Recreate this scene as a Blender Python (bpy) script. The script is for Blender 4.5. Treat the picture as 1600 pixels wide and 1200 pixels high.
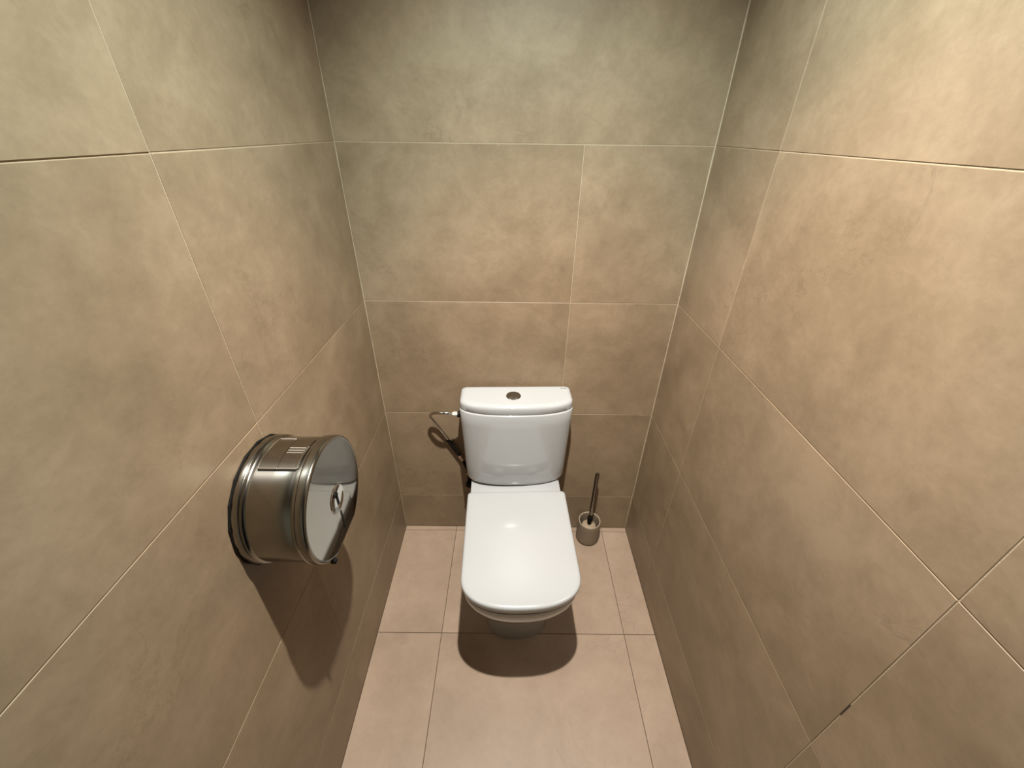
import bpy, bmesh, math, random
from mathutils import Vector, Matrix

scene = bpy.context.scene
C = scene.collection
for o in list(bpy.data.objects):
    bpy.data.objects.remove(o, do_unlink=True)
random.seed(7)

# ------------------------------------------------------------------ camera
F_PX, PITCH, YAW, ROLL = 637.19, -0.5572, 0.0034, 0.0129
CAM = Vector((0.47256, -1.24751, 1.55078))
cam_d = bpy.data.cameras.new('camera')
cam_d.sensor_fit = 'HORIZONTAL'
cam_d.sensor_width = 36.0
cam_d.lens = 36.0 * F_PX / 1600.0
cam_d.clip_start = 0.01
cam = bpy.data.objects.new('camera', cam_d)
C.objects.link(cam)
fw = Vector((math.sin(YAW) * math.cos(PITCH), math.cos(YAW) * math.cos(PITCH), math.sin(PITCH)))
rt = Vector((math.cos(YAW), -math.sin(YAW), 0))
up = rt.cross(fw)
r2 = math.cos(ROLL) * rt + math.sin(ROLL) * up
u2 = -math.sin(ROLL) * rt + math.cos(ROLL) * up
M = Matrix((r2, u2, -fw)).transposed().to_4x4()
M.translation = CAM
cam.matrix_world = M
scene.camera = cam

# ------------------------------------------------------------------ world, exposure
world = bpy.data.worlds.new('world')
scene.world = world
world.use_nodes = True
bg = world.node_tree.nodes['Background']
bg.inputs[0].default_value = (0.95, 1.0, 0.85, 1)
bg.inputs[1].default_value = 0.006
vs = scene.view_settings
vs.view_transform = 'Standard'
vs.look = 'None'
vs.gamma = 1.0
vs.use_curve_mapping = False
vs.exposure = 0.0
scene.cycles.use_denoising = True
scene.cycles.max_bounces = 8
scene.cycles.diffuse_bounces = 3
scene.cycles.glossy_bounces = 4
scene.cycles.sample_clamp_indirect = 6.0
scene.cycles.blur_glossy = 0.3

# the room's one lamp: a small recessed downlight (its fixture is built further down)
LAMP = Vector((0.512, -0.762, 2.338))
LAMP_POWER = 255.0
LAMP_TILT = (0.13, -0.05)     # towards the back wall, towards the right wall
# beam: (cosine of the angle off the axis, strength, colour); outer tint added to imitate a camera-lens colour cast
BEAM = [
    (0.50, 0.00, (0.86, 1.0, 0.98)),
    (0.57, 0.03, (0.86, 1.0, 0.98)),
    (0.64, 0.13, (0.86, 1.0, 0.98)),
    (0.70, 0.27, (0.82, 1.0, 1.00)),
    (0.76, 0.39, (0.83, 1.0, 1.00)),
    (0.81, 0.52, (0.86, 1.0, 1.00)),
    (0.86, 0.73, (0.94, 1.0, 0.99)),
    (0.91, 0.90, (1.0, 0.98, 0.94)),
    (0.95, 1.00, (1.0, 0.97, 0.91)),
    (1.00, 1.00, (1.0, 0.96, 0.90)),
]
sp = bpy.data.lights.new('downlight_lamp', 'SPOT')
sp.energy = LAMP_POWER
sp.spot_size = math.radians(140)
sp.spot_blend = 0.05
sp.shadow_soft_size = 0.017
sp.use_nodes = True
nt = sp.node_tree
em = nt.nodes['Emission']
tc = nt.nodes.new('ShaderNodeTexCoord')
sx = nt.nodes.new('ShaderNodeSeparateXYZ')
ab = nt.nodes.new('ShaderNodeMath'); ab.operation = 'ABSOLUTE'
cr = nt.nodes.new('ShaderNodeValToRGB')
nt.links.new(tc.outputs['Normal'], sx.inputs[0])
nt.links.new(sx.outputs['Z'], ab.inputs[0])
nt.links.new(ab.outputs[0], cr.inputs[0])
nt.links.new(cr.outputs[0], em.inputs['Color'])
el = cr.color_ramp.elements
while len(el) > 1:
    el.remove(el[0])
el[0].position = BEAM[0][0]
el[0].color = [c * BEAM[0][1] for c in BEAM[0][2]] + [1]
for cpos, st, col in BEAM[1:]:
    e = el.new(cpos)
    e.color = [c * st for c in col] + [1]


# ------------------------------------------------------------------ materials
def new_mat(name):
    m = bpy.data.materials.new(name)
    m.use_nodes = True
    n = m.node_tree
    b = n.nodes['Principled BSDF']
    return m, n, b


def simple(name, col, rough=0.5, metal=0.0, spec=0.5, bump=0.0, bscale=200, coat=0.0):
    m, n, b = new_mat(name)
    b.inputs['Base Color'].default_value = (*col, 1)
    b.inputs['Roughness'].default_value = rough
    b.inputs['Metallic'].default_value = metal
    b.inputs['Specular IOR Level'].default_value = spec
    if coat:
        b.inputs['Coat Weight'].default_value = coat
        b.inputs['Coat Roughness'].default_value = 0.03
    t = n.nodes.new('ShaderNodeTexCoord')
    nz = n.nodes.new('ShaderNodeTexNoise')
    nz.inputs['Scale'].default_value = bscale
    nz.inputs['Detail'].default_value = 3
    n.links.new(t.outputs['Object'], nz.inputs['Vector'])
    mx = n.nodes.new('ShaderNodeMix'); mx.data_type = 'RGBA'
    mx.inputs[6].default_value = (*[c * 0.96 for c in col], 1)
    mx.inputs[7].default_value = (*[min(1, c * 1.04) for c in col], 1)
    n.links.new(nz.outputs['Fac'], mx.inputs[0])
    n.links.new(mx.outputs[2], b.inputs['Base Color'])
    if bump:
        bp = n.nodes.new('ShaderNodeBump')
        bp.inputs['Strength'].default_value = bump
        bp.inputs['Distance'].default_value = 0.001
        n.links.new(nz.outputs['Fac'], bp.inputs['Height'])
        n.links.new(bp.outputs[0], b.inputs['Normal'])
    return m


def tile_mat(name, dark, mid, light, rough=0.42):
    """clouded cement-look porcelain: soft clouds, streaks, fine speckle, a few hairline veins"""
    m, n, b = new_mat(name)
    N = n.nodes.new
    L = n.links.new
    tc = N('ShaderNodeTexCoord')
    oi = N('ShaderNodeObjectInfo')
    mul = N('ShaderNodeVectorMath'); mul.operation = 'MULTIPLY'
    mul.inputs[1].default_value = (37.0, 53.0, 71.0)
    L(oi.outputs['Random'], mul.inputs[0])
    add = N('ShaderNodeVectorMath'); add.operation = 'ADD'
    L(tc.outputs['Object'], add.inputs[0]); L(mul.outputs[0], add.inputs[1])
    v = add.outputs[0]

    def noise(scale, detail=4, rgh=0.55, dist=0.0):
        x = N('ShaderNodeTexNoise')
        x.inputs['Scale'].default_value = scale
        x.inputs['Detail'].default_value = detail
        x.inputs['Roughness'].default_value = rgh
        x.inputs['Distortion'].default_value = dist
        L(v, x.inputs['Vector'])
        return x.outputs['Fac']
    cloud = noise(3.2, 6, 0.6, 0.5)
    mott = noise(14, 8, 0.7, 0.3)
    speck = noise(75, 7, 0.75)
    r = N('ShaderNodeValToRGB')
    r.color_ramp.elements[0].position = 0.37; r.color_ramp.elements[0].color = (*dark, 1)
    r.color_ramp.elements[1].position = 0.64; r.color_ramp.elements[1].color = (*light, 1)
    e = r.color_ramp.elements.new(0.5); e.color = (*mid, 1)
    w = N('ShaderNodeMath'); w.operation = 'MULTIPLY_ADD'; w.inputs[1].default_value = 0.53
    L(cloud, w.inputs[0])
    w2 = N('ShaderNodeMath'); w2.operation = 'MULTIPLY_ADD'; w2.inputs[1].default_value = 0.35
    L(mott, w2.inputs[0])
    w3 = N('ShaderNodeMath'); w3.operation = 'MULTIPLY'; w3.inputs[1].default_value = 0.17
    L(speck, w3.inputs[0]); L(w3.outputs[0], w2.inputs[2]); L(w2.outputs[0], w.inputs[2])
    L(w.outputs[0], r.inputs[0])
    # hairline veins: narrow band of a distorted noise
    vn = noise(5.5, 7, 0.62, 0.9)
    sb = N('ShaderNodeMath'); sb.operation = 'SUBTRACT'; sb.inputs[1].default_value = 0.5; L(vn, sb.inputs[0])
    aa = N('ShaderNodeMath'); aa.operation = 'ABSOLUTE'; L(sb.outputs[0], aa.inputs[0])
    lt = N('ShaderNodeMapRange'); lt.inputs[1].default_value = 0.0; lt.inputs[2].default_value = 0.012
    lt.inputs[3].default_value = 1.0; lt.inputs[4].default_value = 0.0
    L(aa.outputs[0], lt.inputs[0])
    gate = N('ShaderNodeMapRange'); gate.inputs[1].default_value = 0.54; gate.inputs[2].default_value = 0.66
    gate.inputs[3].default_value = 0.0; gate.inputs[4].default_value = 0.30
    L(noise(4.0, 3), gate.inputs[0])
    vm = N('ShaderNodeMath'); vm.operation = 'MULTIPLY'; L(lt.outputs[0], vm.inputs[0]); L(gate.outputs[0], vm.inputs[1])
    mx = N('ShaderNodeMix'); mx.data_type = 'RGBA'
    L(vm.outputs[0], mx.inputs[0]); L(r.outputs[0], mx.inputs[6])
    mx.inputs[7].default_value = (*[c * 0.62 for c in dark], 1)
    L(mx.outputs[2], b.inputs['Base Color'])
    rr = N('ShaderNodeMapRange'); rr.inputs[3].default_value = rough - 0.07; rr.inputs[4].default_value = rough + 0.10
    L(mott, rr.inputs[0]); L(rr.outputs[0], b.inputs['Roughness'])
    b.inputs['Specular IOR Level'].default_value = 0.35
    bp = N('ShaderNodeBump'); bp.inputs['Strength'].default_value = 0.10; bp.inputs['Distance'].default_value = 0.002
    L(mott, bp.inputs['Height']); L(bp.outputs[0], b.inputs['Normal'])
    return m


TILE_W = tile_mat('wall_tile_porcelain', (0.180, 0.126, 0.075), (0.228, 0.161, 0.098), (0.288, 0.207, 0.130))
TILE_F = tile_mat('floor_tile_porcelain', (0.255, 0.182, 0.126), (0.298, 0.215, 0.150), (0.345, 0.254, 0.180), 0.45)
GROUT_W = simple('cream_grout', (0.38, 0.295, 0.195), 0.9, bump=0.5, bscale=400)
GROUT_F = simple('brown_grout', (0.06, 0.038, 0.022), 0.9, bump=0.5, bscale=400)
PAINT = simple('ceiling_paint', (0.36, 0.33, 0.28), 0.9, bump=0.2, bscale=300)
CERAM = simple('glazed_white_ceramic', (0.415, 0.42, 0.415), 0.12, spec=0.5, bscale=3, coat=0.6)
SEATM = simple('white_seat_plastic', (0.40, 0.405, 0.40), 0.16, spec=0.5, bscale=3, coat=0.3)
CHROME = simple('chrome', (0.62, 0.60, 0.56), 0.12, 1.0, bscale=20)
DKCHROME = simple('dark_chrome', (0.27, 0.25, 0.225), 0.14, 1.0, bscale=20)
MIRROR = simple('polished_steel_face', (0.34, 0.315, 0.27), 0.06, 1.0, bscale=30)
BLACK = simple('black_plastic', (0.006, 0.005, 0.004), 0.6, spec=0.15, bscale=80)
STONE = simple('beige_stone_resin', (0.22, 0.168, 0.110), 0.6, bump=0.3, bscale=500)
CREAM = simple('cream_plastic', (0.40, 0.32, 0.225), 0.45, bscale=60)
WHITEP = simple('white_plastic', (0.42, 0.38, 0.31), 0.4, bscale=60)
COPPER = simple('copper_ferrule', (0.62, 0.44, 0.34), 0.35, 0.6, bscale=60)
MARK = simple('grey_mark', (0.02, 0.022, 0.022), 0.5, bscale=60)
BRISTLE = simple('white_bristle', (0.32, 0.24, 0.155), 0.8, bump=0.8, bscale=500)


def brushed(name, col, rough, ax):
    m, n, b = new_mat(name)
    tc = n.nodes.new('ShaderNodeTexCoord')
    mp = n.nodes.new('ShaderNodeMapping')
    sc_ = [6.0, 6.0, 6.0]; sc_[ax] = 500.0
    mp.inputs['Scale'].default_value = sc_
    nz = n.nodes.new('ShaderNodeTexNoise'); nz.inputs['Scale'].default_value = 1.0; nz.inputs['Detail'].default_value = 4
    n.links.new(tc.outputs['Object'], mp.inputs[0]); n.links.new(mp.outputs[0], nz.inputs['Vector'])
    rr = n.nodes.new('ShaderNodeMapRange'); rr.inputs[3].default_value = rough - 0.05; rr.inputs[4].default_value = rough + 0.07
    n.links.new(nz.outputs['Fac'], rr.inputs[0]); n.links.new(rr.outputs[0], b.inputs['Roughness'])
    mx = n.nodes.new('ShaderNodeMix'); mx.data_type = 'RGBA'
    mx.inputs[6].default_value = (*[c * 0.9 for c in col], 1); mx.inputs[7].default_value = (*col, 1)
    n.links.new(nz.outputs['Fac'], mx.inputs[0]); n.links.new(mx.outputs[2], b.inputs['Base Color'])
    b.inputs['Metallic'].default_value = 1.0
    return m


STEEL = brushed('brushed_steel', (0.30, 0.28, 0.245), 0.18, 0)
mm, nn, bb = new_mat('lamp_lens')
bb.inputs['Base Color'].default_value = (0.9, 0.9, 0.85, 1)
bb.inputs['Emission Color'].default_value = (1.0, 0.94, 0.85, 1)
bb.inputs['Emission Strength'].default_value = 6.0
LENS = mm


# ------------------------------------------------------------------ mesh helpers
def mesh_obj(name, bm, mat, parent=None, smooth=True, sharp=40):
    bmesh.ops.recalc_face_normals(bm, faces=bm.faces)
    me = bpy.data.meshes.new(name)
    if smooth:
        for f in bm.faces:
            f.smooth = True
        lim = math.radians(sharp)
        for e in bm.edges:
            if len(e.link_faces) == 2:
                e.smooth = e.calc_face_angle(0) < lim
    bm.to_mesh(me)
    bm.free()
    me.materials.append(mat)
    o = bpy.data.objects.new(name, me)
    C.objects.link(o)
    if parent:
        o.parent = parent
    return o


def empty(name, loc, rz=0.0):
    o = bpy.data.objects.new(name, None)
    o.empty_display_size = 0.05
    C.objects.link(o)
    o.location = loc
    o.rotation_euler = (0, 0, rz)
    return o


def tag(o, label, cat, group=None):
    o['label'] = label
    o['category'] = cat
    if group:
        o['group'] = group
    return o


def struct(o, label=None):
    o['kind'] = 'structure'
    if label:
        o['label'] = label
    return o


def box_bm(bm, lo, hi):
    v = [bm.verts.new((x, y, z)) for x in (lo[0], hi[0]) for y in (lo[1], hi[1]) for z in (lo[2], hi[2])]
    for q in ((0, 1, 3, 2), (4, 6, 7, 5), (0, 4, 5, 1), (2, 3, 7, 6), (0, 2, 6, 4), (1, 5, 7, 3)):
        bm.faces.new([v[i] for i in q])


def loft(bm, loops, cap0=True, cap1=True, closed=True):
    vl = [[bm.verts.new(p) for p in lp] for lp in loops]
    n = len(vl[0])
    for a, b in zip(vl, vl[1:]):
        for i in range(n if closed else n - 1):
            j = (i + 1) % n
            bm.faces.new((a[i], a[j], b[j], b[i]))
    if cap0:
        bm.faces.new(list(reversed(vl[0])))
    if cap1:
        bm.faces.new(vl[-1])
    return vl


def ring(r, h, n=48, axis='Z', c=(0, 0, 0)):
    out = []
    for i in range(n):
        t = 2 * math.pi * i / n
        if axis == 'Z':
            out.append((c[0] + r * math.cos(t), c[1] + r * math.sin(t), c[2] + h))
        else:
            out.append((c[0] + h, c[1] + r * math.cos(t), c[2] + r * math.sin(t)))
    return out


def lathe(bm, prof, n=48, axis='Z', c=(0, 0, 0), cap0=True, cap1=True):
    return loft(bm, [ring(r, h, n, axis, c) for r, h in prof], cap0, cap1)


def smooth_path(pts, sub=8):
    P = [Vector(p) for p in pts]
    P = [P[0] * 2 - P[1]] + P + [P[-1] * 2 - P[-2]]
    out = []
    for i in range(1, len(P) - 2):
        for k in range(sub):
            t = k / sub
            a, b, c, d = P[i - 1:i + 3]
            out.append(0.5 * ((2 * b) + (c - a) * t + (2 * a - 5 * b + 4 * c - d) * t * t + (3 * b - a - 3 * c + d) * t ** 3))
    out.append(P[-2])
    return out


def tube(bm, path, rad, n=14):
    path = [Vector(p) for p in path]
    loops = []
    nrm = None
    for i, p in enumerate(path):
        d = (path[min(i + 1, len(path) - 1)] - path[max(i - 1, 0)]).normalized()
        if nrm is None:
            nrm = d.cross(Vector((0.3, 0.9, 0.2))).normalized()
        nrm = (nrm - d * nrm.dot(d)).normalized()
        bn = d.cross(nrm)
        r = rad[i] if isinstance(rad, (list, tuple)) else rad
        loops.append([p + r * (math.cos(2 * math.pi * k / n) * nrm + math.sin(2 * math.pi * k / n) * bn) for k in range(n)])
    loft(bm, loops)


def d_shape(a, yb, yf, b, n=2.2, rc=0.02, z=0.0, af=None, nf=44):
    """closed plan outline: flat back at yb with rounded corners, straight sides, bowed front reaching yf.
    a: half width at the back, af: half width where the front bow starts, b: depth of the bow."""
    af = a if af is None else af
    pts = []
    ys = yf + b
    for k in range(5):                       # back right corner
        t = math.pi / 2 * (1 - k / 4)
        pts.append((a - rc + rc * math.cos(t), yb - rc + rc * math.sin(t)))
    y0 = yb - rc
    for k in range(1, 10):
        t = k / 10
        pts.append((a + (af - a) * t, y0 + (ys - y0) * t))
    for k in range(nf + 1):
        t = math.pi * k / nf
        cx, sy = math.cos(t), math.sin(t)
        x = af * math.copysign(abs(cx) ** (2 / n), cx)
        pts.append((x, ys - b * abs(sy) ** (2 / n)))
    for k in range(1, 10):
        t = 1 - k / 10
        pts.append((-(a + (af - a) * t), y0 + (ys - y0) * t))
    for k in range(5):
        t = math.pi / 2 * (k / 4)
        pts.append((-(a - rc) - rc * math.cos(t), yb - rc + rc * math.sin(t)))
    return [(x, y, z) for x, y in pts]


# ------------------------------------------------------------------ room shell
W = 1.0065
YE = -1.55           # doorway end of the cubicle, behind the camera
HC = 2.36
ZR = [0.0, 0.202, 0.6427, 1.0824, 1.5202, 1.960, HC]
GAP = 0.0008         # half joint
TH = 0.009
DEEP = 0.0011        # grout sits this far back


def tile_mesh(w, h, name):
    """tile lying in local XY, front face towards +Z at z=0, chamfered arris"""
    bm = bmesh.new()
    c = 0.0007
    a, b = w / 2, h / 2
    loops = []
    for ins, z in ((0, -TH), (0, -c), (c, 0)):
        x, y = a - ins, b - ins
        loops.append([(-x, -y, z), (x, -y, z), (x, y, z), (-x, y, z)])
    loft(bm, loops)
    bmesh.ops.recalc_face_normals(bm, faces=bm.faces)
    me = bpy.data.meshes.new(name)
    bm.to_mesh(me); bm.free()
    return me


_tm = {}


def lay(parent, mat, us, vsz, frame, lipp=0.0004):
    """one tile object per cell; frame(u, v, n) -> world matrix columns"""
    for i in range(len(us) - 1):
        for j in range(len(vsz) - 1):
            w = abs(us[i + 1] - us[i]) - 2 * GAP
            h = abs(vsz[j + 1] - vsz[j]) - 2 * GAP
            key = (round(w, 4), round(h, 4), mat.name)
            if key not in _tm:
                me = tile_mesh(w, h, 'tile')
                me.materials.append(mat)
                _tm[key] = me
            o = bpy.data.objects.new('tile', _tm[key])
            C.objects.link(o)
            o.parent = parent
            o.matrix_local = frame((us[i] + us[i + 1]) / 2, (vsz[j] + vsz[j + 1]) / 2, random.uniform(-lipp, lipp * 0.3))


def mat_cols(x, y, z, t):
    m = Matrix((x, y, z)).transposed().to_4x4()
    m.translation = t
    return m


X_, Y_, Z_ = Vector((1, 0, 0)), Vector((0, 1, 0)), Vector((0, 0, 1))

bm = bmesh.new(); box_bm(bm, (0.0, DEEP, 0.0), (W, 0.10, HC))
wall_back = struct(mesh_obj('wall_back', bm, GROUT_W, None, False), 'back wall of beige cement-look tiles behind the toilet')
lay(wall_back, TILE_W, [0.0, 0.6604, W], ZR[:5], lambda u, v, n: mat_cols(X_, Z_, -Y_, Vector((u, -n, v))))
lay(wall_back, TILE_W, [0.0, W], ZR[4:], lambda u, v, n: mat_cols(X_, Z_, -Y_, Vector((u, -n, v))))

bm = bmesh.new(); box_bm(bm, (-0.10, YE, 0.0), (-DEEP, 0.10, HC))
wall_left = struct(mesh_obj('wall_left', bm, GROUT_W, None, False), 'left wall of beige tiles carrying the steel paper dispenser')
lay(wall_left, TILE_W, [0.0, -0.6396, -1.2996, YE], ZR, lambda u, v, n: mat_cols(Y_, Z_, X_, Vector((n, u, v))))

bm = bmesh.new(); box_bm(bm, (W + DEEP, YE, 0.0), (W + 0.10, 0.10, HC))
wall_right = struct(mesh_obj('wall_right', bm, GROUT_W, None, False), 'right wall of large beige tiles beside the toilet brush')
lay(wall_right, TILE_W, [0.0, -0.3045, -0.9712, YE], ZR, lambda u, v, n: mat_cols(-Y_, Z_, -X_, Vector((W - n, u, v))))
# a short stretch where the grout has come out of the joint
bm = bmesh.new(); box_bm(bm, (W + 0.0001, -0.9712 - 0.0013, 0.762), (W + DEEP + 0.001, -0.9712 + 0.0013, 0.797))
gap = mesh_obj('open_joint', bm, simple('dark_joint_hollow', (0.03, 0.018, 0.008), 0.9), wall_right, False)
gap['label'] = 'short dark stretch of missing grout in a joint'

# grout run down the two inner corners
for sx_, leg in ((0, 0.0016), (1, 0.0026)):
    bm = bmesh.new()
    xw = W * sx_
    d = leg * (1 - 2 * sx_)
    lps = []
    for k in range(60):
        z = HC * k / 59
        g = d * random.uniform(0.7, 1.25)
        lps.append([(xw, 0.0005, z), (xw + g, -0.0002, z), (xw, -abs(g), z)])
    loft(bm, lps)
    mesh_obj('corner_grout', bm, GROUT_W, wall_back, False)

bm = bmesh.new(); box_bm(bm, (-0.10, YE, -0.10), (W + 0.10, 0.10, -DEEP))
floor = struct(mesh_obj('floor', bm, GROUT_F, None, False), 'floor of beige tiles with dark brown joints')
lay(floor, TILE_F, [0.0, 0.2319, 0.8936, W], [0.0, -0.0233, -0.4700, -0.9100, -1.3500, YE],
    lambda u, v, n: mat_cols(X_, Y_, Z_, Vector((u, v, n))), 0.0003)

bm = bmesh.new(); box_bm(bm, (-0.10, YE, HC), (W + 0.10, 0.10, HC + 0.08))
struct(mesh_obj('ceiling', bm, PAINT, None, False), 'painted ceiling above the cubicle')

# doorway wall behind the camera: two jambs and a header around an open door
bm = bmesh.new()
box_bm(bm, (-0.10, YE - 0.10, 0), (0.13, YE, HC + 0.08))
box_bm(bm, (0.88, YE - 0.10, 0), (W + 0.10, YE, HC + 0.08))
box_bm(bm, (0.13, YE - 0.10, 2.06), (0.88, YE, HC + 0.08))
struct(mesh_obj('wall_front', bm, PAINT, None, False), 'wall with the open doorway opposite the toilet')


# ------------------------------------------------------------------ lamp
lamp = tag(empty('recessed_downlight', (LAMP.x, LAMP.y, HC)), 'round recessed downlight in the ceiling above the toilet', 'lamp')
bm = bmesh.new()
lathe(bm, [(0.030, -0.002), (0.042, -0.006), (0.045, -0.003), (0.045, 0.0), (0.030, 0.0)], cap0=False, cap1=False)
mesh_obj('trim_ring', bm, WHITEP, lamp)
bm = bmesh.new()
lathe(bm, [(0.030, -0.002), (0.030, -0.001)])
mesh_obj('lens', bm, LENS, lamp)
spo = bpy.data.objects.new('lamp_light', sp)
C.objects.link(spo)
spo.parent = lamp
spo.location = (0, 0, LAMP.z - HC)
spo.rotation_euler = (LAMP_TILT[0], LAMP_TILT[1], 0)


# ------------------------------------------------------------------ toilet
toilet = tag(empty('toilet', (0.4895, -0.004, 0), 0.034), 'white close-coupled ceramic toilet with closed lid against the back wall', 'toilet')

# bowl and pedestal: (z, half width back, half width front, back y, front y, bow depth, power)
bm = bmesh.new()
secs = [
    (0.000, 0.100, 0.111, -0.03, -0.486, 0.075, 2.3),
    (0.006, 0.100, 0.111, -0.03, -0.486, 0.075, 2.3),
    (0.060, 0.098, 0.107, -0.03, -0.480, 0.075, 2.3),
    (0.150, 0.098, 0.104, -0.03, -0.486, 0.085, 2.2),
    (0.220, 0.102, 0.107, -0.03, -0.508, 0.10, 2.1),
    (0.280, 0.112, 0.117, -0.03, -0.548, 0.12, 2.1),
    (0.315, 0.125, 0.130, -0.03, -0.580, 0.125, 2.1),
    (0.340, 0.142, 0.146, -0.03, -0.604, 0.125, 2.2),
    (0.360, 0.154, 0.156, -0.03, -0.6215, 0.112, 2.3),
    (0.380, 0.162, 0.163, -0.03, -0.629, 0.106, 2.4),
    (0.393, 0.166, 0.1665, -0.03, -0.6315, 0.103, 2.4),
    (0.403, 0.1675, 0.1680, -0.03, -0.6320, 0.103, 2.4),
    (0.408, 0.1665, 0.1670, -0.032, -0.6310, 0.103, 2.4),
    (0.410, 0.163, 0.1630, -0.035, -0.627, 0.103, 2.4),
]


def raise_rim(loop):
    """the rim steps up from the low cistern platform to the seat"""
    out = []
    for x, y, z in loop:
        t = min(1.0, max(0.0, (-y - 0.185) / 0.05))
        t = t * t * (3 - 2 * t)
        k = min(1.0, max(0.0, (z - 0.36) / 0.05))
        out.append((x, y, z + 0.018 * t * k))
    return out


loft(bm, [raise_rim(d_shape(a, yb, yf, b, n, 0.02, z, af)) for z, a, af, yb, yf, b, n in secs])
mesh_obj('bowl', bm, CERAM, toilet)


def slab(prof, a, af, yb, yf, b, n, rc, zoff=None):
    lp = []
    for d, z in prof:
        s = d_shape(a - d, yb - d, yf + d, max(0.01, b - d * 0.2), n, max(0.004, rc - d * 0.3), z, af - d)
        lp.append(s)
    bm = bmesh.new()
    loft(bm, lp)
    return bm


bm = slab([(0.012, 0.4285), (0.007, 0.4290), (0.005, 0.4305), (0.003, 0.434), (0.002, 0.440), (0.003, 0.4425)], 0.1725, 0.1725, -0.225, -0.6350, 0.103, 2.4, 0.02)
mesh_obj('seat', bm, SEATM, toilet)
bm = slab([(0.010, 0.4425), (0.003, 0.4430), (0.0005, 0.4455), (0.0, 0.449), (0.0, 0.4555), (0.0012, 0.4590), (0.004, 0.4612),
           (0.010, 0.4624), (0.03, 0.4632), (0.06, 0.4640), (0.10, 0.4645)], 0.1725, 0.1730, -0.214, -0.6355, 0.103, 2.4, 0.014)
mesh_obj('seat_lid', bm, SEATM, toilet)
for sx_ in (-1, 1):
    bm = bmesh.new()
    lathe(bm, [(0.010, -0.022), (0.012, -0.020), (0.012, 0.020), (0.010, 0.022)], 20, 'X', (sx_ * 0.075, -0.212, 0.438))
    mesh_obj('hinge', bm, SEATM, toilet)

# cistern
CY0 = -0.008


def cistern_loop(hw, front, d, z, b=0.060):
    return d_shape(hw - d, CY0 - d, front + d, b, 2.3, 0.016, z, hw - d)


bm = bmesh.new()
prof = [(0.026, 0.411), (0.016, 0.4125), (0.007, 0.418), (0.002, 0.427), (0.0, 0.439)]
lp = [cistern_loop(0.1830, -0.152, d, z) for d, z in prof]
for k in range(1, 7):
    t = k / 6
    z = 0.439 + (0.738 - 0.439) * t
    lp.append(cistern_loop(0.1830 + 0.0120 * t, -0.152 + 0.001 * t, 0, z))
lp += [cistern_loop(0.1950, -0.151, d, z) for d, z in ((0.0012, 0.7410), (0.004, 0.7430), (0.010, 0.7432))]
loft(bm, lp)
mesh_obj('cistern_body', bm, CERAM, toilet)
bm = bmesh.new()
lp = [cistern_loop(0.1935, -0.1475, d, z) for d, z in
      ((0.010, 0.7438), (0.0015, 0.7442), (0.0, 0.7465), (0.0, 0.762), (0.001, 0.768), (0.004, 0.7725), (0.009, 0.7748), (0.016, 0.7757), (0.022, 0.7758))]
loft(bm, lp)
cl = mesh_obj('cistern_lid', bm, CERAM, toilet)
BT = (-0.010, -0.078, 0.7758)
bm = bmesh.new()
lathe(bm, [(0.0255, -0.001), (0.0255, 0.002), (0.0245, 0.003), (0.0235, 0.0025), (0.0235, 0.0005)], 48, 'Z', BT, True, True)
mesh_obj('button_ring', bm, CHROME, cl)
bm = bmesh.new()
for s in (-1, 1):
    lps = []
    for d, z in ((0.0, 0.0008), (0.0, 0.0032), (0.0006, 0.0040), (0.004, 0.0046), (0.009, 0.0048)):
        r = 0.0228 - d
        g = 0.0005 + d * 0.35
        th0 = math.asin(g / r)
        pts = []
        for k in range(25):
            t = th0 + (math.pi - 2 * th0) * k / 24
            pts.append((BT[0] + s * r * math.sin(t), BT[1] + s * r * math.cos(t), BT[2] + z))
        lps.append(pts)
    loft(bm, lps)
fb = mesh_obj('flush_button', bm, DKCHROME, cl)
fb['label'] = 'round chrome dual flush button'


def text_part(txt, size, mat, parent, loc, name):
    cu = bpy.data.curves.new('txt', 'FONT')
    cu.body = txt
    cu.size = size
    cu.extrude = 0.00015
    cu.align_x = 'CENTER'
    to = bpy.data.objects.new('txt', cu)
    C.objects.link(to)
    dg = bpy.context.evaluated_depsgraph_get()
    me = bpy.data.meshes.new_from_object(to.evaluated_get(dg))
    bpy.data.objects.remove(to, do_unlink=True)
    me.materials.clear(); me.materials.append(mat)
    o = bpy.data.objects.new(name, me)
    C.objects.link(o)
    o.parent = parent
    o.location = loc
    return o


text_part('Roca', 0.0100, MARK, cl, (0.169, -0.033, 0.7759), 'maker_mark')

# ------------------------------------------------------------------ water supply
hose = tag(empty('supply_hose', (0.28, -0.055, 0.66)), 'bent metal water hose running from the cistern down the back wall', 'hose')


def rel(o, pts):
    return [Vector(p) - o.location for p in pts]


path = [(0.2796, -0.086, 0.6998), (0.2708, -0.087, 0.7004), (0.2472, -0.092, 0.7065), (0.2219, -0.088, 0.706), (0.1978, -0.072, 0.6927), (0.18, -0.05, 0.665), (0.1812, -0.032, 0.6355), (0.1967, -0.018, 0.5919), (0.2301, -0.013, 0.5257), (0.2636, -0.014, 0.4581)]
bm = bmesh.new(); tube(bm, rel(hose, smooth_path(path, 7)), 0.0056)
mesh_obj('braided_tube', bm, CHROME, hose)
bm = bmesh.new(); tube(bm, rel(hose, [(0.2664, -0.0875, 0.7007), (0.2708, -0.0870, 0.7004), (0.2712, -0.0870, 0.7004), (0.2852, -0.0855, 0.6995)]), [0.0070, 0.0078, 0.0098, 0.0098], 6)
mesh_obj('inlet_nut', bm, WHITEP, hose, False)
bm = bmesh.new(); tube(bm, rel(hose, [(0.2852, -0.0855, 0.6995), (0.2955, -0.085, 0.6985)]), 0.0115, 20)
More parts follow.
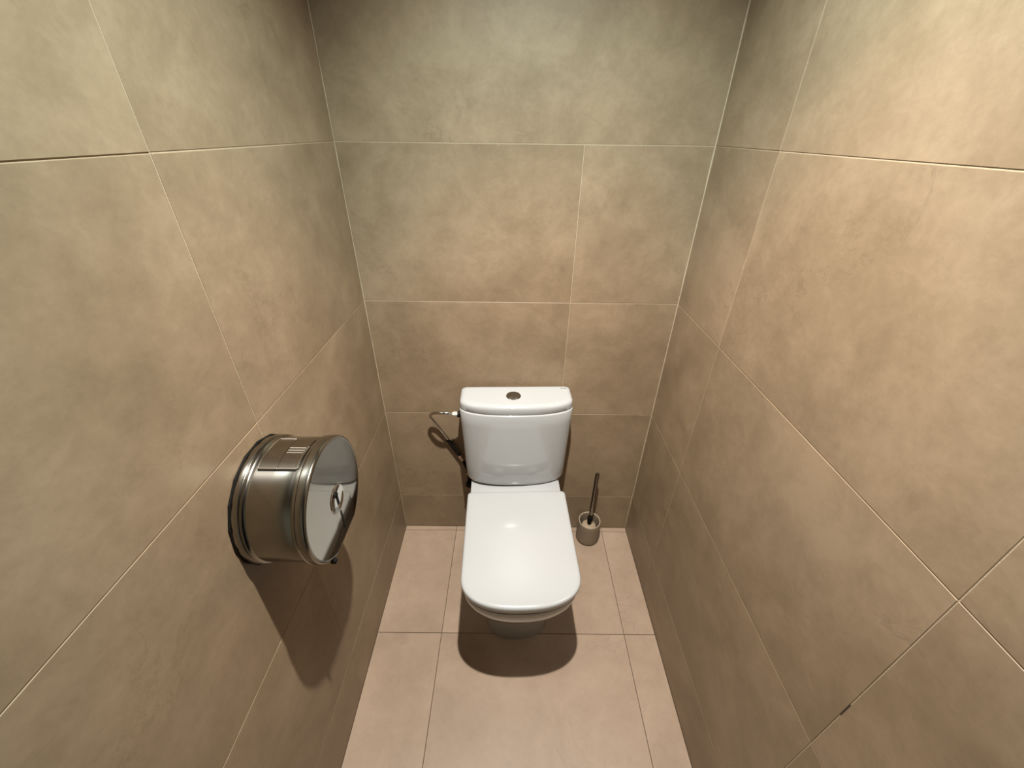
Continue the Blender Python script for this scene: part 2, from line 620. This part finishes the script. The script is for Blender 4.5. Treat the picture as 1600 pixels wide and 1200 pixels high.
mesh_obj('inlet_gasket', bm, BLACK, hose)
bm = bmesh.new(); tube(bm, rel(hose, smooth_path([(0.2290, -0.0134, 0.5225), (0.245, -0.0138, 0.4925), (0.2635, -0.0140, 0.4570), (0.2710, -0.0142, 0.443)], 4)), 0.0078)
mesh_obj('black_sleeve', bm, BLACK, hose)
bm = bmesh.new(); tube(bm, rel(hose, [(0.2700, -0.0142, 0.445), (0.2830, -0.0155, 0.420)]), 0.0078)
mesh_obj('copper_ferrule', bm, COPPER, hose)
bm = bmesh.new(); tube(bm, rel(hose, smooth_path([(0.282, -0.0155, 0.422), (0.291, -0.022, 0.403), (0.302, -0.034, 0.385), (0.308, -0.041, 0.362)], 5)), 0.0062)
mesh_obj('rubber_tail', bm, BLACK, hose)

valve = tag(empty('angle_valve', (0.309, -0.001, 0.335)), 'dark angle valve on the wall beside the cistern base', 'valve')
bm = bmesh.new(); tube(bm, [(0, 0, 0), (0, -0.008, 0)], [0.022, 0.016], 24)
mesh_obj('wall_flange', bm, DKCHROME, valve)
bm = bmesh.new(); tube(bm, [(0, -0.006, 0), (0, -0.056, 0)], 0.009, 18)
mesh_obj('valve_body', bm, BLACK, valve)
bm = bmesh.new(); tube(bm, [(-0.001, -0.041, 0.0), (-0.001, -0.041, 0.030)], [0.009, 0.0085], 6)
mesh_obj('outlet_nut', bm, BLACK, valve, False)
bm = bmesh.new(); tube(bm, [(0, -0.054, 0), (0, -0.058, 0), (0, -0.070, 0), (0, -0.073, 0)], [0.010, 0.014, 0.014, 0.011], 12)
mesh_obj('knob', bm, BLACK, valve, False)
bm = bmesh.new(); tube(bm, [(0, -0.041, 0), (0, -0.041, -0.028)], [0.007, 0.006], 14)
mesh_obj('inlet_stub', bm, DKCHROME, valve)

# ------------------------------------------------------------------ toilet brush
BX, BY = 0.822, -0.0535
holder = tag(empty('toilet_brush_holder', (BX, BY, 0)), 'round beige stone-look brush holder on the floor right of the toilet', 'brush holder')
bm = bmesh.new()
lathe(bm, [(0.040, 0.0), (0.046, 0.001), (0.0495, 0.006), (0.0505, 0.015), (0.0505, 0.035), (0.0498, 0.07), (0.0485, 0.10), (0.0475, 0.112),
           (0.0460, 0.1145), (0.0440, 0.1145), (0.0425, 0.112), (0.0420, 0.10), (0.042, 0.02), (0.02, 0.014)], 56)
mesh_obj('cup', bm, STONE, holder)
bm = bmesh.new()
lathe(bm, [(0.0425, 0.1130), (0.0445, 0.1150), (0.0465, 0.1140)], 56, cap0=False, cap1=False)
rim = mesh_obj('rim', bm, CREAM, holder)
brush = tag(empty('toilet_brush', (BX, BY, 0.0165)), 'toilet brush with slim dark chrome handle standing in the beige holder', 'toilet brush')
z0 = 0.0165
bm = bmesh.new()
# bristle head: ridged barrel
pr = [(0.010, 0.002)]
for k in range(9):
    pr += [(0.031, 0.006 + k * 0.0072), (0.028, 0.0095 + k * 0.0072)]
pr += [(0.008, 0.073)]
lathe(bm, pr, 40)
mesh_obj('bristle_head', bm, BRISTLE, brush, True, 80)
bm = bmesh.new(); tube(bm, [(0, 0, 0.070), (0, 0, 0.075), (0.0003, 0.0, 0.113), (0.0003, 0.0, 0.117)], [0.0065, 0.0078, 0.0125, 0.0110], 20)
mesh_obj('collar', bm, BLACK, brush)
bm = bmesh.new(); tube(bm, [(0.0003, 0, 0.112), (0.001, 0, 0.366), (0.001, 0, 0.372), (0.001, 0, 0.3755)], [0.0078, 0.0086, 0.0078, 0.004], 24)
mesh_obj('handle', bm, DKCHROME, brush)

# ------------------------------------------------------------------ paper dispenser on the left wall
DC = Vector((0.0, -0.682, 0.930))
disp = tag(empty('toilet_paper_dispenser', DC), 'round stainless steel jumbo roll dispenser mounted on the left wall', 'dispenser')
FLAT = 0.112


def drum_loop(r, x, flat=FLAT, n=96):
    """circle in the local YZ plane with its bottom cut flat"""
    a0 = -math.pi / 2 + math.acos(min(1, flat / r))
    sweep = 2 * math.pi - 2 * math.acos(min(1, flat / r))
    pts = [(x, r * math.cos(a0 + sweep * k / n), r * math.sin(a0 + sweep * k / n)) for k in range(n + 1)]
    y0, y1 = pts[-1][1], pts[0][1]
    for k in range(1, 8):
        pts.append((x, y0 + (y1 - y0) * k / 8, -flat))
    return pts


bm = bmesh.new()
oct_ = [[(x, 0.1246 * math.cos(2 * math.pi * k / 18), 0.1246 * math.sin(2 * math.pi * k / 18)) for k in range(18)] for x in (0.0, 0.004)]
loft(bm, oct_)
mesh_obj('back_plate', bm, BLACK, disp, False)

RB = 0.1185
prof = [(0.1215, 0.004), (0.1225, 0.006), (0.1225, 0.014), (0.1212, 0.0165), (0.1195, 0.0172), (0.1195, 0.0185), (0.1215, 0.0200), (0.1225, 0.0225),
        (0.1215, 0.0250), (RB, 0.0275), (RB, 0.060), (RB, 0.098), (0.1172, 0.1005), (0.1172, 0.1055), (0.1160, 0.1070)]
bm = bmesh.new()
loft(bm, [drum_loop(r, x, FLAT * (r / 0.1225)) for r, x in prof])
mesh_obj('drum', bm, STEEL, disp, True, 35)

prof = [(0.1175, 0.1050), (0.1205, 0.1050), (0.1220, 0.1065), (0.1220, 0.1090), (0.1202, 0.1105), (0.1202, 0.1120), (0.1225, 0.1135), (0.1225, 0.1245),
        (0.1215, 0.1270), (0.1195, 0.1284), (0.1175, 0.1286), (0.1165, 0.1280)]
bm = bmesh.new()
loft(bm, [drum_loop(r, x, FLAT * (r / 0.1225)) for r, x in prof])
cover = mesh_obj('front_cover', bm, STEEL, disp, True, 35)
bm = bmesh.new()
loft(bm, [drum_loop(r, x, FLAT * (r / 0.1225)) for r, x in ((0.1164, 0.1270), (0.1160, 0.1282), (0.100, 0.1288), (0.07, 0.1293), (0.035, 0.1296))])
mesh_obj('polished_face', bm, MIRROR, cover)
bm = bmesh.new()
lathe(bm, [(0.0300, 0.1285), (0.0298, 0.1302), (0.0285, 0.1312), (0.0265, 0.1310), (0.0250, 0.1299), (0.010, 0.1301)], 48, 'X', (0, 0.001, -0.006))
lk = mesh_obj('lock_rosette', bm, CHROME, cover)
bm = bmesh.new()
lathe(bm, [(0.0065, 0.1298), (0.0065, 0.1306)], 20, 'X', (0, 0.001, 0.004))
box_bm(bm, (0.1298, -0.0030, -0.021), (0.1306, 0.0050, 0.002))
mesh_obj('keyhole', bm, BLACK, cover, False)
bm = bmesh.new(); box_bm(bm, (0.1280, -0.0015, -0.088), (0.1300, 0.0035, -0.040))
mesh_obj('viewing_slot', bm, BLACK, cover, False)
bm = bmesh.new()
box_bm(bm, (0.120, -0.070, -0.1135), (0.131, -0.060, -0.1040))
bmesh.ops.bevel(bm, geom=bm.edges[:], offset=0.0012, segments=2, affect='EDGES')
mesh_obj('latch', bm, BLACK, disp)


# pressed panel on top of the drum, with ribs
def curved_patch(bm, x0, x1, a0, a1, r0, r1, n=14):
    """solid patch wrapped on the drum between two angles (degrees from +y towards +z)"""
    lps = []
    for k in range(n + 1):
        t = math.radians(a0 + (a1 - a0) * k / n)
        c_, s_ = math.cos(t), math.sin(t)
        lps.append([(x0, r0 * c_, r0 * s_), (x1, r0 * c_, r0 * s_), (x1, r1 * c_, r1 * s_), (x0, r1 * c_, r1 * s_)])
    loft(bm, lps)


bm = bmesh.new()
curved_patch(bm, 0.0320, 0.0640, 70, 108.5, RB - 0.001, RB + 0.0006)
mesh_obj('top_panel', bm, STEEL, disp, True, 30)
bm = bmesh.new()
curved_patch(bm, 0.0655, 0.1000, 70, 108.5, RB - 0.001, RB + 0.0006)
mesh_obj('top_panel', bm, STEEL, disp, True, 30)


def on_drum(x, a, r):
    return Vector((x, r * math.cos(math.radians(a)), r * math.sin(math.radians(a))))


def pressed_edge(pts, rad):
    bm = bmesh.new()
    tube(bm, pts, rad, 10)
    return bm


RF = RB + 0.0006
for pts in ([on_drum(0.0310, 69 + 40 * k / 14, RF) for k in range(15)], [on_drum(0.1000, 84 + 25 * k / 10, RF) for k in range(11)],
            [on_drum(0.0310 + 0.069 * k / 8, 109, RF) for k in range(9)], [on_drum(0.0310 + 0.032 * k / 4, 69, RF) for k in range(5)]):
    mesh_obj('panel_edge', pressed_edge(pts, 0.0019), CHROME, disp)
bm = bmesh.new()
curved_patch(bm, 0.0320, 0.0990, 109.9, 111.3, RB - 0.001, RB + 0.0005, 3)  # black strip standing in for the shadow gap under the panel's lower edge
mesh_obj('panel_shade_strip', bm, BLACK, disp, False)
for a in (92.4, 89.2, 86.0):
    mesh_obj('rib', pressed_edge([on_drum(0.068, a, RF), on_drum(0.083, a, RF), on_drum(0.098, a, RF)], 0.0018), CHROME, disp)
bm = bmesh.new()
lathe(bm, [(0.0030, 0.0), (0.0030, 0.0022), (0.0018, 0.0030)], 16, 'Z', (0.0645, RB * math.cos(math.radians(108.6)), RB * math.sin(math.radians(108.6)) - 0.0005))
mesh_obj('rivet', bm, CHROME, disp)
